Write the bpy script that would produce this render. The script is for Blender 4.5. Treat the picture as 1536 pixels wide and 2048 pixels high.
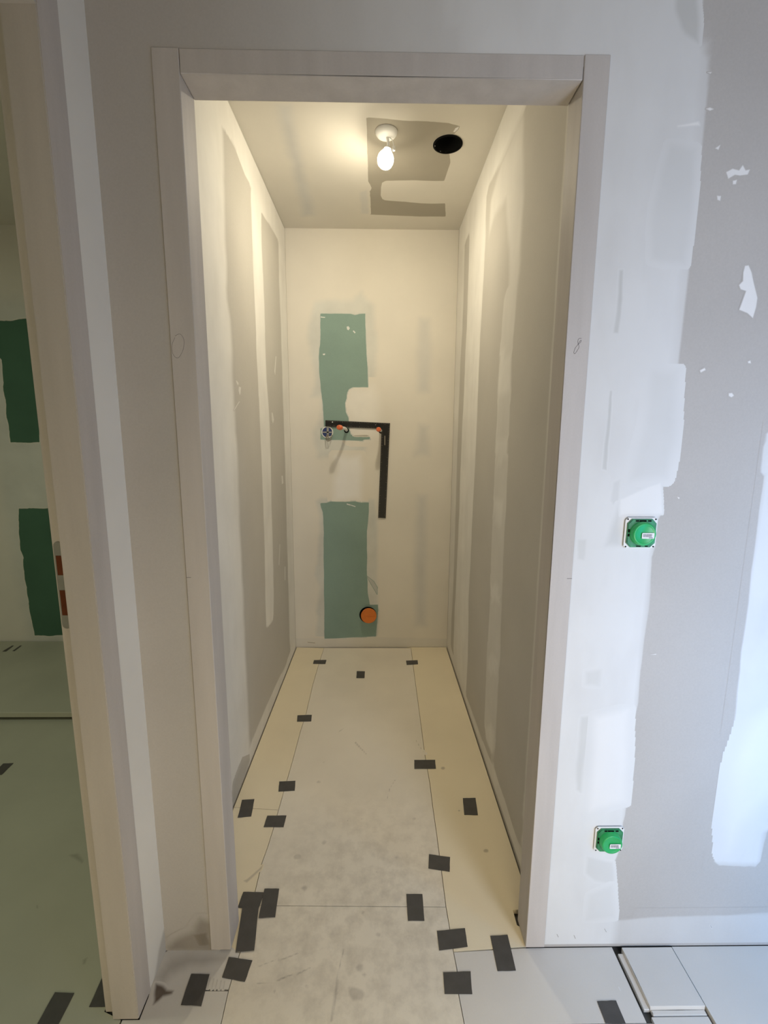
import bpy, bmesh, math, random
import numpy as np
from mathutils import Vector, Matrix, noise

for o in list(bpy.data.objects):
    bpy.data.objects.remove(o)
SC = bpy.context.scene
COL = SC.collection
random.seed(7)

# ------------------------------------------------------------------ camera
FPX, PITCH, YAW, ROLL, CAM_H = 900.2945, -0.16, 0.0134, 0.0055, 1.3336
c, s = math.cos(YAW), math.sin(YAW)
RIGHT0 = Vector((c, -s, 0)); FW0 = Vector((s, c, 0))
c, s = math.cos(PITCH), math.sin(PITCH)
FWD = c * FW0 + s * Vector((0, 0, 1)); DOWN0 = s * FW0 - c * Vector((0, 0, 1))
cr, sr = math.cos(ROLL), math.sin(ROLL)
RIGHT = cr * RIGHT0 - sr * DOWN0
DOWN = sr * RIGHT0 + cr * DOWN0
EYE = Vector((0, 0, CAM_H))
cam = bpy.data.objects.new('camera', bpy.data.cameras.new('camera'))
COL.objects.link(cam)
rot = Matrix((RIGHT, -DOWN, -FWD)).transposed().to_4x4()
cam.matrix_world = Matrix.Translation(EYE) @ rot
cam.data.sensor_fit = 'HORIZONTAL'; cam.data.sensor_width = 36.0
cam.data.lens = FPX / 1536 * 36.0
cam.data.clip_start = 0.02
SC.camera = cam

# ------------------------------------------------------------------ world, lights, exposure
w = bpy.data.worlds.new('sky'); SC.world = w; w.use_nodes = True
w.node_tree.nodes['Background'].inputs[0].default_value = (0.55, 0.72, 1.0, 1)
w.node_tree.nodes['Background'].inputs[1].default_value = 1.0


def area(name, loc, target, sx, sy, col, watts, spread=180):
    d = bpy.data.lights.new(name, 'AREA'); d.shape = 'RECTANGLE'; d.size = sx; d.size_y = sy
    d.color = col; d.energy = watts; d.spread = math.radians(spread)
    o = bpy.data.objects.new(name, d); COL.objects.link(o); o.location = loc
    o.rotation_euler = (Vector(target) - Vector(loc)).to_track_quat('-Z', 'Y').to_euler()
    return o


area('window_daylight_back', (0.885, -0.30, 1.02), (0.885, 1, 1.02), 0.41, 1.5, (0.72, 0.805, 1.0), 14.2)
area('hall_blue_fill', (1.30, 0.31, 0.62), (1.30, 1, 0.62), 0.28, 1.05, (0.05, 0.42, 1.0), 4.6)  # extra blue light, added to tint the lower right of the front wall
area('hall_warm_fill', (0.25, -0.60, 0.50), (0.0, 1.0, 0.50), 0.5, 0.4, (1.0, 0.82, 0.50), 9.3)  # unseen warm fill, added low down to brighten the left of the hall
area('side_room_fill', (-1.8, 0.9, 2.44), (-1.8, 0.9, 0), 0.3, 0.3, (0.93, 1.0, 0.78), 8.6)  # unseen fill light, added to brighten the side room
BULB_COL, BULB_POWER = (1.0, 0.885, 0.66), 990.0
SC.view_settings.view_transform = 'Standard'
SC.view_settings.look = 'None'
SC.view_settings.gamma = 1.0
SC.view_settings.use_curve_mapping = False
SC.view_settings.exposure = 0.0

# ------------------------------------------------------------------ room measures (metres)
XL, XR, D, ZC = -0.5286, 0.4507, 2.752, 2.5         # closet walls, back wall, ceiling
YF, YJ = 0.9946, 1.0618                             # front wall face, its back
XCL, XCI, XRI, XRO = -0.4355, -0.3835, 0.3958, 0.4462
ZT, ZI = 2.0682, 2.0246
XS, YA, YB = -0.5552, 0.8516, 0.9085                # hall side wall and its door frame
HX, HY = 1.45, -1.8                                  # hall extents
SX, SY = -3.0, -0.6                                 # side room extents


def un(p, ax, val):
    """Point of the photograph brought back on to the real surface it lies on."""
    u, v = (p[0] - 768) / FPX, (p[1] - 1024) / FPX
    d = RIGHT * u + DOWN * v + FWD
    return EYE + d * ((val - EYE[ax]) / d[ax])


# ------------------------------------------------------------------ materials
SPEC = {}


def surface(nt, sp):
    """Colour, roughness and relief nodes of one procedural finish (sp: its settings)."""
    N = nt.nodes; L = nt.links
    col, var, fine = sp['col'], sp['var'], sp['fine']
    tc = N.new('ShaderNodeTexCoord')
    mp = N.new('ShaderNodeMapping'); mp.inputs['Scale'].default_value = sp['stretch']
    L.new(tc.outputs['Object'], mp.inputs['Vector'])
    nz = N.new('ShaderNodeTexNoise'); nz.inputs['Scale'].default_value = sp['scale']; nz.inputs['Detail'].default_value = 5
    L.new(mp.outputs['Vector'], nz.inputs['Vector'])
    mr = N.new('ShaderNodeMapRange'); mr.inputs[1].default_value = 0.3; mr.inputs[2].default_value = 0.7
    L.new(nz.outputs['Fac'], mr.inputs[0])
    mx = N.new('ShaderNodeMix'); mx.data_type = 'RGBA'
    mx.inputs[6].default_value = (*[min(1, x * (1 + var * 0.5)) for x in col], 1)
    mx.inputs[7].default_value = (*[x * (1 - 2 * var) for x in col], 1)
    L.new(mr.outputs[0], mx.inputs[0])
    out = mx.outputs[2]; nrm = None
    if fine > 0:
        n2 = N.new('ShaderNodeTexNoise'); n2.inputs['Scale'].default_value = 260; n2.inputs['Detail'].default_value = 2
        L.new(tc.outputs['Object'], n2.inputs['Vector'])
        m2 = N.new('ShaderNodeMapRange'); m2.inputs[3].default_value = 1 - fine; m2.inputs[4].default_value = 1 + fine
        L.new(n2.outputs['Fac'], m2.inputs[0])
        mm = N.new('ShaderNodeMix'); mm.data_type = 'RGBA'; mm.blend_type = 'MULTIPLY'; mm.inputs[0].default_value = 1
        L.new(out, mm.inputs[6]); L.new(m2.outputs[0], mm.inputs[7]); out = mm.outputs[2]
    if sp['grime'] > 0:      # trodden-in dirt round the threshold
        ln = N.new('ShaderNodeVectorMath'); ln.operation = 'DISTANCE'; ln.inputs[1].default_value = (-0.02, 1.05, 0)
        L.new(tc.outputs['Object'], ln.inputs[0])
        mk = N.new('ShaderNodeMapRange'); mk.interpolation_type = 'SMOOTHSTEP'
        mk.inputs[1].default_value = 0.65; mk.inputs[2].default_value = 0.1; L.new(ln.outputs['Value'], mk.inputs[0])
        ng = N.new('ShaderNodeTexNoise'); ng.inputs['Scale'].default_value = 19; ng.inputs['Detail'].default_value = 8; ng.inputs['Roughness'].default_value = 0.65
        L.new(tc.outputs['Object'], ng.inputs['Vector'])
        mg = N.new('ShaderNodeMapRange'); mg.inputs[1].default_value = 0.42; mg.inputs[2].default_value = 0.8; L.new(ng.outputs['Fac'], mg.inputs[0])
        pr = N.new('ShaderNodeMath'); pr.operation = 'MULTIPLY'; L.new(mk.outputs[0], pr.inputs[0]); L.new(mg.outputs[0], pr.inputs[1])
        p2 = N.new('ShaderNodeMath'); p2.operation = 'MULTIPLY'; p2.inputs[1].default_value = sp['grime']; L.new(pr.outputs[0], p2.inputs[0])
        mq = N.new('ShaderNodeMix'); mq.data_type = 'RGBA'; mq.inputs[7].default_value = (0.22, 0.18, 0.13, 1)
        L.new(p2.outputs[0], mq.inputs[0]); L.new(out, mq.inputs[6]); out = mq.outputs[2]
    if sp['bump'] > 0:
        nb = N.new('ShaderNodeTexNoise'); nb.inputs['Scale'].default_value = 45; nb.inputs['Detail'].default_value = 4
        L.new(mp.outputs['Vector'], nb.inputs['Vector'])
        bp = N.new('ShaderNodeBump'); bp.inputs['Strength'].default_value = sp['bump']; bp.inputs['Distance'].default_value = 0.002
        L.new(nb.outputs['Fac'], bp.inputs['Height']); nrm = bp.outputs['Normal']
    return out, nrm


def mat(name, col, rough=0.8, var=0.06, scale=6.0, fine=0.0, bump=0.0, fade=False, spec=0.3, emit=None, stretch=(1, 1, 1), metal=0.0, grime=0.0):
    sp = dict(grime=grime, name=name, col=col, rough=rough, var=var, scale=scale, fine=fine, bump=bump, spec=spec, stretch=stretch)
    m = bpy.data.materials.new(name); m.use_nodes = True; SPEC[name] = sp
    nt = m.node_tree; b = nt.nodes['Principled BSDF']
    b.inputs['Roughness'].default_value = rough
    b.inputs['Specular IOR Level'].default_value = spec
    b.inputs['Metallic'].default_value = metal
    out, nrm = surface(nt, sp)
    nt.links.new(out, b.inputs['Base Color'])
    if nrm:
        nt.links.new(nrm, b.inputs['Normal'])
    if emit:
        b.inputs['Emission Color'].default_value = (*emit[0], 1); b.inputs['Emission Strength'].default_value = emit[1]
    return m


def coat(top, base):
    """A finish that thins out at its rim to the finish of the surface it lies on."""
    key = top + '_on_' + base
    if key in M:
        return key
    ts, bs = SPEC[M[top].name], SPEC[M[base].name]
    m = bpy.data.materials.new(ts['name'] + '_on_' + bs['name']); m.use_nodes = True; M[key] = m
    nt = m.node_tree; N = nt.nodes; L = nt.links; b = N['Principled BSDF']
    c1, n1 = surface(nt, bs); c2, _n = surface(nt, ts)
    at = N.new('ShaderNodeAttribute'); at.attribute_name = 'fade'
    op = N.new('ShaderNodeAttribute'); op.attribute_name = 'thickness'
    sm = N.new('ShaderNodeMapRange'); sm.interpolation_type = 'SMOOTHSTEP'
    L.new(at.outputs['Fac'], sm.inputs[0])
    tc = N.new('ShaderNodeTexCoord'); n3 = N.new('ShaderNodeTexNoise'); n3.inputs['Scale'].default_value = 14; n3.inputs['Detail'].default_value = 4
    mp3 = N.new('ShaderNodeMapping'); mp3.inputs['Scale'].default_value = (1, 1, 0.35)
    L.new(tc.outputs['Object'], mp3.inputs['Vector']); L.new(mp3.outputs['Vector'], n3.inputs['Vector'])
    m3 = N.new('ShaderNodeMapRange'); m3.inputs[1].default_value = 0.25; m3.inputs[2].default_value = 0.75
    m3.inputs[3].default_value = 0.85; m3.inputs[4].default_value = 1.1
    L.new(n3.outputs['Fac'], m3.inputs[0])
    mu = N.new('ShaderNodeMath'); mu.operation = 'MULTIPLY'; L.new(sm.outputs[0], mu.inputs[0]); L.new(op.outputs['Fac'], mu.inputs[1])
    mv = N.new('ShaderNodeMath'); mv.operation = 'MULTIPLY'; mv.use_clamp = True; L.new(mu.outputs[0], mv.inputs[0]); L.new(m3.outputs[0], mv.inputs[1])
    mx = N.new('ShaderNodeMix'); mx.data_type = 'RGBA'
    L.new(mv.outputs[0], mx.inputs[0]); L.new(c1, mx.inputs[6]); L.new(c2, mx.inputs[7]); L.new(mx.outputs[2], b.inputs['Base Color'])
    ro = N.new('ShaderNodeMapRange'); ro.inputs[3].default_value = bs['rough']; ro.inputs[4].default_value = ts['rough']
    L.new(mv.outputs[0], ro.inputs[0]); L.new(ro.outputs[0], b.inputs['Roughness'])
    b.inputs['Specular IOR Level'].default_value = bs['spec']
    if n1:
        L.new(n1, b.inputs['Normal'])
    return key


M = {
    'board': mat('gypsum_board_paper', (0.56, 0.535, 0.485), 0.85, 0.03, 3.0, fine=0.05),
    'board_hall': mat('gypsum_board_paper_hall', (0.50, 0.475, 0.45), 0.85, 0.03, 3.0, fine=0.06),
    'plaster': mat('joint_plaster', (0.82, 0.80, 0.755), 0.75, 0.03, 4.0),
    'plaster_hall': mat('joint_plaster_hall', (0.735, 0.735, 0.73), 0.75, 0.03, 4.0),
    'plaster_soft': mat('joint_plaster_thin', (0.82, 0.80, 0.755), 0.75, 0.04, 5.0),
    'plaster_grey': mat('joint_plaster_grey', (0.60, 0.60, 0.585), 0.75, 0.06, 5.0),
    'plaster_white': mat('joint_plaster_white', (0.86, 0.85, 0.84), 0.6, 0.03, 5.0),
    'sealed': mat('sealed_plaster', (0.76, 0.725, 0.655), 0.75, 0.03, 3.0),
    'ceiling': mat('ceiling_plaster', (0.72, 0.69, 0.625), 0.8, 0.03, 3.0),
    'ceil_board': mat('ceiling_bare_board', (0.40, 0.37, 0.31), 0.85, 0.04, 3.0),
    'green': mat('green_moisture_board', (0.25, 0.36, 0.32), 0.7, 0.04, 5.0, fine=0.05),
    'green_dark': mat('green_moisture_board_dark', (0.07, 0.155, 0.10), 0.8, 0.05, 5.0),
    'green_skim': mat('thin_plaster_over_green', (0.64, 0.655, 0.625), 0.75, 0.08, 6.0),
    'wood': mat('primed_timber', (0.56, 0.52, 0.49), 0.6, 0.05, 4.0, fine=0.04, stretch=(6, 6, 0.6)),
    'floor_board': mat('protective_hardboard', (0.87, 0.805, 0.69), 0.42, 0.04, 3.0, grime=0.42, fine=0.02, bump=0.05, spec=0.4),
    'floor_cream': mat('protective_hardboard_cream', (0.90, 0.80, 0.60), 0.42, 0.03, 3.0, fine=0.02, bump=0.05, spec=0.4),
    'floor_hall': mat('protective_hardboard_hall', (0.74, 0.71, 0.665), 0.38, 0.04, 3.0, fine=0.02, bump=0.05, spec=0.4),
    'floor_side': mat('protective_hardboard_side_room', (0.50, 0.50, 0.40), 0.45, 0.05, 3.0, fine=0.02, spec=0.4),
    'subfloor': mat('raw_screed', (0.10, 0.095, 0.085), 0.9, 0.1, 8.0),
    'wire': mat('loose_wire', (0.22, 0.19, 0.155), 0.6, 0.05, 30),
    'tape': mat('dark_grey_cloth_tape', (0.085, 0.08, 0.075), 0.55, 0.08, 30.0, fine=0.08, spec=0.4),
    'dirt_and_shade': mat('grime', (0.20, 0.17, 0.13), 0.9, 0.15, 20.0),
    'dirt_hard': mat('dark_grime', (0.13, 0.095, 0.07), 0.9, 0.15, 20.0),
    'black': mat('black_steel', (0.006, 0.006, 0.006), 0.45, 0.1, 20, spec=0.4),
    'void': mat('black_rubber_and_hollow', (0.004, 0.004, 0.004), 0.9, 0.1, 20, spec=0.1),
    'white_pl': mat('white_plastic', (0.80, 0.80, 0.78), 0.4, 0.02, 20, spec=0.5),
    'tick': mat('scale_print', (0.30, 0.27, 0.22), 0.5, 0.02, 20),
    'orange': mat('orange_plastic', (0.72, 0.20, 0.03), 0.5, 0.05, 30, spec=0.4),
    'orange_cap': mat('red_orange_plastic', (0.75, 0.17, 0.06), 0.4, 0.05, 30, spec=0.5),
    'blue': mat('dark_blue_plastic', (0.03, 0.05, 0.16), 0.5, 0.05, 30),
    'grey_pl': mat('grey_plastic', (0.30, 0.30, 0.30), 0.5, 0.05, 30),
    'green_pl': mat('green_plastic', (0.025, 0.42, 0.115), 0.28, 0.05, 30, spec=0.5),
    'green_pl_dark': mat('green_plastic_base', (0.04, 0.27, 0.11), 0.35, 0.25, 60, spec=0.5),
    'metal': mat('dull_steel', (0.40, 0.39, 0.36), 0.4, 0.05, 30, metal=0.6),
    'pocket': mat('bare_red_timber', (0.13, 0.036, 0.012), 0.8, 0.1, 60),
    'ink': mat('pencil', (0.14, 0.13, 0.14), 0.8, 0.1, 60),
    'print': mat('grey_print', (0.16, 0.16, 0.22), 0.7, 0.1, 60),
    'bulb_collar': mat('glowing_bulb_shell', (0.8, 0.8, 0.75), 0.4, 0.0, 5, emit=(BULB_COL, 9.0)),
    'bulb': mat('lit_bulb_glass', (0.9, 0.9, 0.85), 0.3, 0.0, 5, emit=(BULB_COL, BULB_POWER)),
}


# ------------------------------------------------------------------ object helpers
FINISH, LIMITS = {}, {}     # finish of each object; the part of a wall face that its coats may cover


def link(name, me, m, parent=None, **props):
    o = bpy.data.objects.new(name, me); COL.objects.link(o)
    if m is not None:
        me.materials.append(M[m]); FINISH[o.name] = m
    if parent is not None:
        o.parent = parent
    for k, v in props.items():
        o[k] = v
    return o


def off(parent):
    v = Vector((0, 0, 0))
    while parent is not None:
        v += parent.location; parent = parent.parent
    return v


def build(name, bm, m, parent=None, smooth=False, **props):
    """bm is in world coordinates; becomes one mesh object."""
    bmesh.ops.recalc_face_normals(bm, faces=bm.faces)
    d = off(parent)
    if d.length > 0:
        bmesh.ops.translate(bm, verts=bm.verts, vec=-d)
    me = bpy.data.meshes.new(name); bm.to_mesh(me); bm.free()
    if smooth:
        for p in me.polygons:
            p.use_smooth = True
    return link(name, me, m, parent, **props)


def thing(name, label, cat, loc, group=None):
    o = bpy.data.objects.new(name, None); COL.objects.link(o); o.location = loc
    o.empty_display_size = 0.05
    o['label'] = label; o['category'] = cat
    if group:
        o['group'] = group
    return o


def add_box(bm, lo, hi):
    vs = [bm.verts.new((x, y, z)) for z in (lo[2], hi[2]) for y in (lo[1], hi[1]) for x in (lo[0], hi[0])]
    for f in ((0, 1, 3, 2), (4, 5, 7, 6), (0, 1, 5, 4), (2, 3, 7, 6), (0, 2, 6, 4), (1, 3, 7, 5)):
        bm.faces.new([vs[i] for i in f])
    return bm


def box(lo, hi, bevel=0.0, seg=2):
    bm = bmesh.new(); add_box(bm, lo, hi)
    if bevel:
        bmesh.ops.bevel(bm, geom=bm.edges[:], offset=bevel, segments=seg, affect='EDGES', profile=0.5)
    return bm


def prism(pts, vec):
    bm = bmesh.new()
    a = [bm.verts.new(p) for p in pts]; b = [bm.verts.new(Vector(p) + Vector(vec)) for p in pts]
    bm.faces.new(a); bm.faces.new(b[::-1])
    n = len(pts)
    for i in range(n):
        bm.faces.new((a[i], a[(i + 1) % n], b[(i + 1) % n], b[i]))
    return bm


def frame_of(axis):
    z = Vector(axis).normalized()
    x = z.orthogonal().normalized()
    return x, z.cross(x), z


def lathe(prof, origin, axis, seg=32, bm=None):
    """prof: (radius, height) pairs along axis."""
    bm = bm or bmesh.new(); x, y, z = frame_of(axis); o = Vector(origin); rings = []
    for r, h in prof:
        if r < 1e-6:
            rings.append([bm.verts.new(o + z * h)])
        else:
            rings.append([bm.verts.new(o + z * h + (x * math.cos(t) + y * math.sin(t)) * r)
                          for t in (2 * math.pi * k / seg for k in range(seg))])
    for a, b in zip(rings, rings[1:]):
        for k in range(seg):
            q = []
            for v in (a[k % len(a)], a[(k + 1) % len(a)], b[(k + 1) % len(b)], b[k % len(b)]):
                if v not in q:
                    q.append(v)
            if len(q) > 2:
                bm.faces.new(q)
    return bm


def tube(pts, r, seg=10, bm=None, caps=True):
    bm = bm or bmesh.new(); pts = [Vector(p) for p in pts]; rings = []; prev = None
    for i, p in enumerate(pts):
        t = (pts[min(i + 1, len(pts) - 1)] - pts[max(i - 1, 0)]).normalized()
        x = t.orthogonal().normalized() if prev is None else (prev - t * prev.dot(t)).normalized()
        prev = x; y = t.cross(x)
        rings.append([bm.verts.new(p + (x * math.cos(a) + y * math.sin(a)) * r) for a in (2 * math.pi * k / seg for k in range(seg))])
    for a, b in zip(rings, rings[1:]):
        for k in range(seg):
            bm.faces.new((a[k], a[(k + 1) % seg], b[(k + 1) % seg], b[k]))
    if caps:
        bm.faces.new(rings[0][::-1]); bm.faces.new(rings[-1])
    return bm


def smooth_path(pts, n=8):
    P = [Vector(p) for p in pts]; P = [P[0] * 2 - P[1]] + P + [P[-1] * 2 - P[-2]]; out = []
    for i in range(1, len(P) - 2):
        for k in range(n):
            t = k / n
            out.append(0.5 * (2 * P[i] + (P[i + 1] - P[i - 1]) * t + (2 * P[i - 1] - 5 * P[i] + 4 * P[i + 1] - P[i + 2]) * t * t
                              + (3 * P[i] - P[i - 1] - 3 * P[i + 1] + P[i + 2]) * t ** 3))
    return out + [P[-2]]


def signed(poly):
    return 0.5 * sum(a[0] * b[1] - b[0] * a[1] for a, b in zip(poly, poly[1:] + poly[:1]))


def offset(poly, d):
    """Move every side of a counter-clockwise outline outwards by d (d < 0 inwards)."""
    n = len(poly); out = []
    for i in range(n):
        a, p, b = Vector(poly[i - 1]), Vector(poly[i]), Vector(poly[(i + 1) % n])
        e1, e2 = (p - a), (b - p)
        if e1.length < 1e-9 or e2.length < 1e-9:
            out.append(tuple(p)); continue
        e1.normalize(); e2.normalize()
        n1, n2 = Vector((e1.y, -e1.x)), Vector((e2.y, -e2.x))
        nn = n1 + n2
        if nn.length < 1e-6:
            nn = n1
        nn.normalize()
        k = 1 / max(0.5, nn.dot(n1))
        out.append(tuple(p + nn * d * k))
    return out


AXES = {0: (1, 2), 1: (0, 2), 2: (0, 1)}
LIFT = {}


def skim(parent, name, ax, val, sign, px, m, feather=0.002, wob=0.0015, thick=1.0, world=False, step=0.012, base=None, more=(), lim=None, hole=None, **props):
    """A skim coat (or a bare place) lying on a surface, with an uneven trowelled rim that thins out over `feather`
    metres; `more` holds further outlines (outline, feather, wob, thick, world) of the same coat; sign is where the room is."""
    i, j = AXES[ax]
    base = base or FINISH[parent.name]
    shapes = []
    for (q, fe, wo, th, wd) in [(px, feather, wob, thick, world)] + list(more):
        P = [Vector(p) if wd else un(p, ax, val) for p in q]
        poly = [(p[i], p[j]) for p in P]
        if signed(poly) < 0:
            poly.reverse()
        fine = []
        for a, b in zip(poly, poly[1:] + poly[:1]):
            a, b = Vector(a), Vector(b); k = max(1, int((b - a).length / step))
            fine += [tuple(a + (b - a) * t / k) for t in range(k)]
        if wo:
            sd = random.random() * 100; nb = []
            for x, y in fine:
                q1 = Vector((x * 14, y * 14, sd)); q2 = Vector((x * 70, y * 70, sd))
                nb.append((x + wo * (noise.noise(q1) * 1.6 + noise.noise(q2) * 0.6), y + wo * (noise.noise(q1 + Vector((9, 3, 5))) * 1.6 + noise.noise(q2 + Vector((2, 8, 4))) * 0.6)))
            fine = nb
        A = np.array(fine)
        fe = min(fe, 0.75 * float(min(np.ptp(A[:, 0]), np.ptp(A[:, 1]))))
        shapes.append((A, fe, th))
    lo = np.min([A.min(0) - fe / 2 for A, fe, th in shapes], 0); hi = np.max([A.max(0) + fe / 2 for A, fe, th in shapes], 0)
    w_, h_ = hi - lo
    cell = max(math.sqrt(w_ * h_ / 42000), min(w_, h_) / 60, 0.0007)
    cell = min(cell, min(w_, h_) / 6)
    gx = np.arange(lo[0] - cell, hi[0] + cell * 1.01, cell); gy = np.arange(lo[1] - cell, hi[1] + cell * 1.01, cell)
    X, Y = np.meshgrid(gx, gy, indexing='ij')
    F = np.full(X.shape, -9.0); TH = np.zeros(X.shape)
    for A, fe, th in shapes:
        m0 = A.min(0) - fe - 2 * cell; m1 = A.max(0) + fe + 2 * cell
        i0, i1 = np.searchsorted(gx, (m0[0], m1[0])); j0, j1 = np.searchsorted(gy, (m0[1], m1[1]))
        x, y = X[i0:i1, j0:j1], Y[i0:i1, j0:j1]
        dist = np.full(x.shape, 1e9); ins = np.zeros(x.shape, bool)
        for (ax_, ay_), (bx_, by_) in zip(A, np.roll(A, -1, 0)):
            ex, ey = bx_ - ax_, by_ - ay_; l2 = ex * ex + ey * ey + 1e-18
            t = np.clip(((x - ax_) * ex + (y - ay_) * ey) / l2, 0, 1)
            dist = np.minimum(dist, (x - ax_ - t * ex) ** 2 + (y - ay_ - t * ey) ** 2)
            if ay_ != by_:
                ins ^= ((ay_ > y) != (by_ > y)) & (x < ex * (y - ay_) / ey + ax_)
        f = np.clip(np.sqrt(dist) * np.where(ins, 1, -1) / fe + 0.5, -4, 4)
        sub = F[i0:i1, j0:j1]; tsub = TH[i0:i1, j0:j1]
        new = np.clip(f, 0, 1) * th >= np.clip(sub, 0, 1) * tsub
        tsub[new & (f > -1)] = th
        F[i0:i1, j0:j1] = np.where(new, np.maximum(f, np.where(sub > 0, -9, sub)), sub)
    V = F > -0.15
    keep = V[:-1, :-1] | V[1:, :-1] | V[:-1, 1:] | V[1:, 1:]
    # stay on the surface the coat belongs to
    lim = lim or LIMITS.get(parent.name)
    if lim:
        Xc, Yc = X[:-1, :-1] + cell / 2, Y[:-1, :-1] + cell / 2
        keep &= (Xc > lim[0]) & (Xc < lim[1]) & (Yc > lim[2]) & (Yc < lim[3])
    if hole:
        Xc, Yc = X[:-1, :-1] + cell / 2, Y[:-1, :-1] + cell / 2
        keep &= ~((Xc > hole[0]) & (Xc < hole[1]) & (Yc > hole[2]) & (Yc < hole[3]))
    ids = np.full(X.shape, -1); ki, kj = np.nonzero(keep)
    for da, db in ((0, 0), (1, 0), (1, 1), (0, 1)):
        ids[ki + da, kj + db] = 0
    sel = ids == 0; ids[sel] = np.arange(sel.sum())
    XX, YY = X[sel], Y[sel]
    if lim:
        XX, YY = np.clip(XX, lim[0], lim[1]), np.clip(YY, lim[2], lim[3])
    LIFT[(ax, val)] = LIFT.get((ax, val), 0) + 1
    co = np.empty((len(XX), 3)); co[:, ax] = val + sign * (0.00025 + 0.000006 * LIFT[(ax, val)]); co[:, i] = XX; co[:, j] = YY
    co -= np.array(off(parent))
    quads = np.stack([ids[ki, kj], ids[ki + 1, kj], ids[ki + 1, kj + 1], ids[ki, kj + 1]], 1)
    if (sign > 0) == (ax == 1):
        quads = quads[:, ::-1]
    me = bpy.data.meshes.new(name)
    me.vertices.add(len(co)); me.vertices.foreach_set('co', co.ravel())
    me.loops.add(quads.size); me.loops.foreach_set('vertex_index', np.ascontiguousarray(quads.ravel()))
    me.polygons.add(len(quads)); me.polygons.foreach_set('loop_start', np.arange(0, quads.size, 4))
    me.update(calc_edges=True); me.validate()
    at = me.attributes.new('fade', 'FLOAT', 'POINT'); at.data.foreach_set('value', F[sel].astype(float))
    at = me.attributes.new('thickness', 'FLOAT', 'POINT'); at.data.foreach_set('value', TH[sel].astype(float))
    return link(name, me, coat(m, base), parent, **props)


def S(o):
    o['kind'] = 'structure'
    return o


def z_(pts, ox, oy, sc):
    return [(ox + x * sc, oy + y * sc) for x, y in pts]


# ================================================================== structure
bm = bmesh.new(); add_box(bm, (SX, HY - 0.1, -0.08), (HX + 0.1, D, -0.016))
floor = S(build('floor', bm, 'subfloor'))

bm = bmesh.new()
add_box(bm, (-0.63, YF, 0), (XCL, YJ, ZC)); add_box(bm, (XRO, YF, 0), (HX, YJ, ZC)); add_box(bm, (XCL, YF, ZT), (XRO, YJ, ZC))
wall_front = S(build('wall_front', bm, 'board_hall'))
wall_left = S(build('wall_left', box((-0.63, YJ, -0.016), (XL, D, ZC)), 'board'))
wall_right = S(build('wall_right', box((XR, YJ, -0.016), (XR + 0.08, D, ZC)), 'board'))
wall_back = S(build('wall_back', box((-0.63, D, -0.016), (XR + 0.08, D + 0.1, ZC)), 'sealed'))
bm = bmesh.new(); add_box(bm, (-0.63, YB, 0), (XS, YF, ZC)); add_box(bm, (-0.63, -0.01, 2.08), (XS, YB, ZC)); add_box(bm, (-0.63, HY, 0), (XS, -0.01, ZC))
wall_hall_left = S(build('wall_hall_left', bm, 'plaster'))
bm = bmesh.new(); add_box(bm, (HX, -0.4, 0), (HX + 0.1, YF, ZC))
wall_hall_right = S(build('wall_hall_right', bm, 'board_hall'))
# unseen hall wall steps and thin fin, added to shape the daylight
bm = bmesh.new()
add_box(bm, (0.635, HY, 0), (0.665, -0.03, ZC)); add_box(bm, (1.10, -0.41, 0), (1.15, 0.30, ZC))
add_box(bm, (0.665, -0.41, 1.78), (1.10, -0.31, ZC)); add_box(bm, (0.665, -0.41, 0), (1.10, -0.31, 0.26))
add_box(bm, (1.15, 0.20, 1.16), (HX, 0.30, ZC)); add_box(bm, (1.15, 0.20, 0), (HX, 0.30, 0.09))
S(build('wall_hall_added', bm, 'board_hall'))
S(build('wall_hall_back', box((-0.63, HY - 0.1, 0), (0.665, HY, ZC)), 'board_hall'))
S(build('ceiling_hall', box((-0.63, HY, ZC), (HX, YF, ZC + 0.1)), 'ceiling'))
wall_side_back = S(build('wall_side_room_back', box((SX, D, 0), (-0.63, D + 0.1, ZC)), 'sealed'))
S(build('wall_side_room_left', box((SX - 0.1, SY, 0), (SX, D, ZC)), 'plaster'))
S(build('wall_side_room_front', box((SX, SY - 0.1, 0), (-0.63, SY, ZC)), 'plaster'))
S(build('ceiling_side_room', box((SX, SY, ZC), (-0.63, D, ZC + 0.1)), 'ceiling'))

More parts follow.
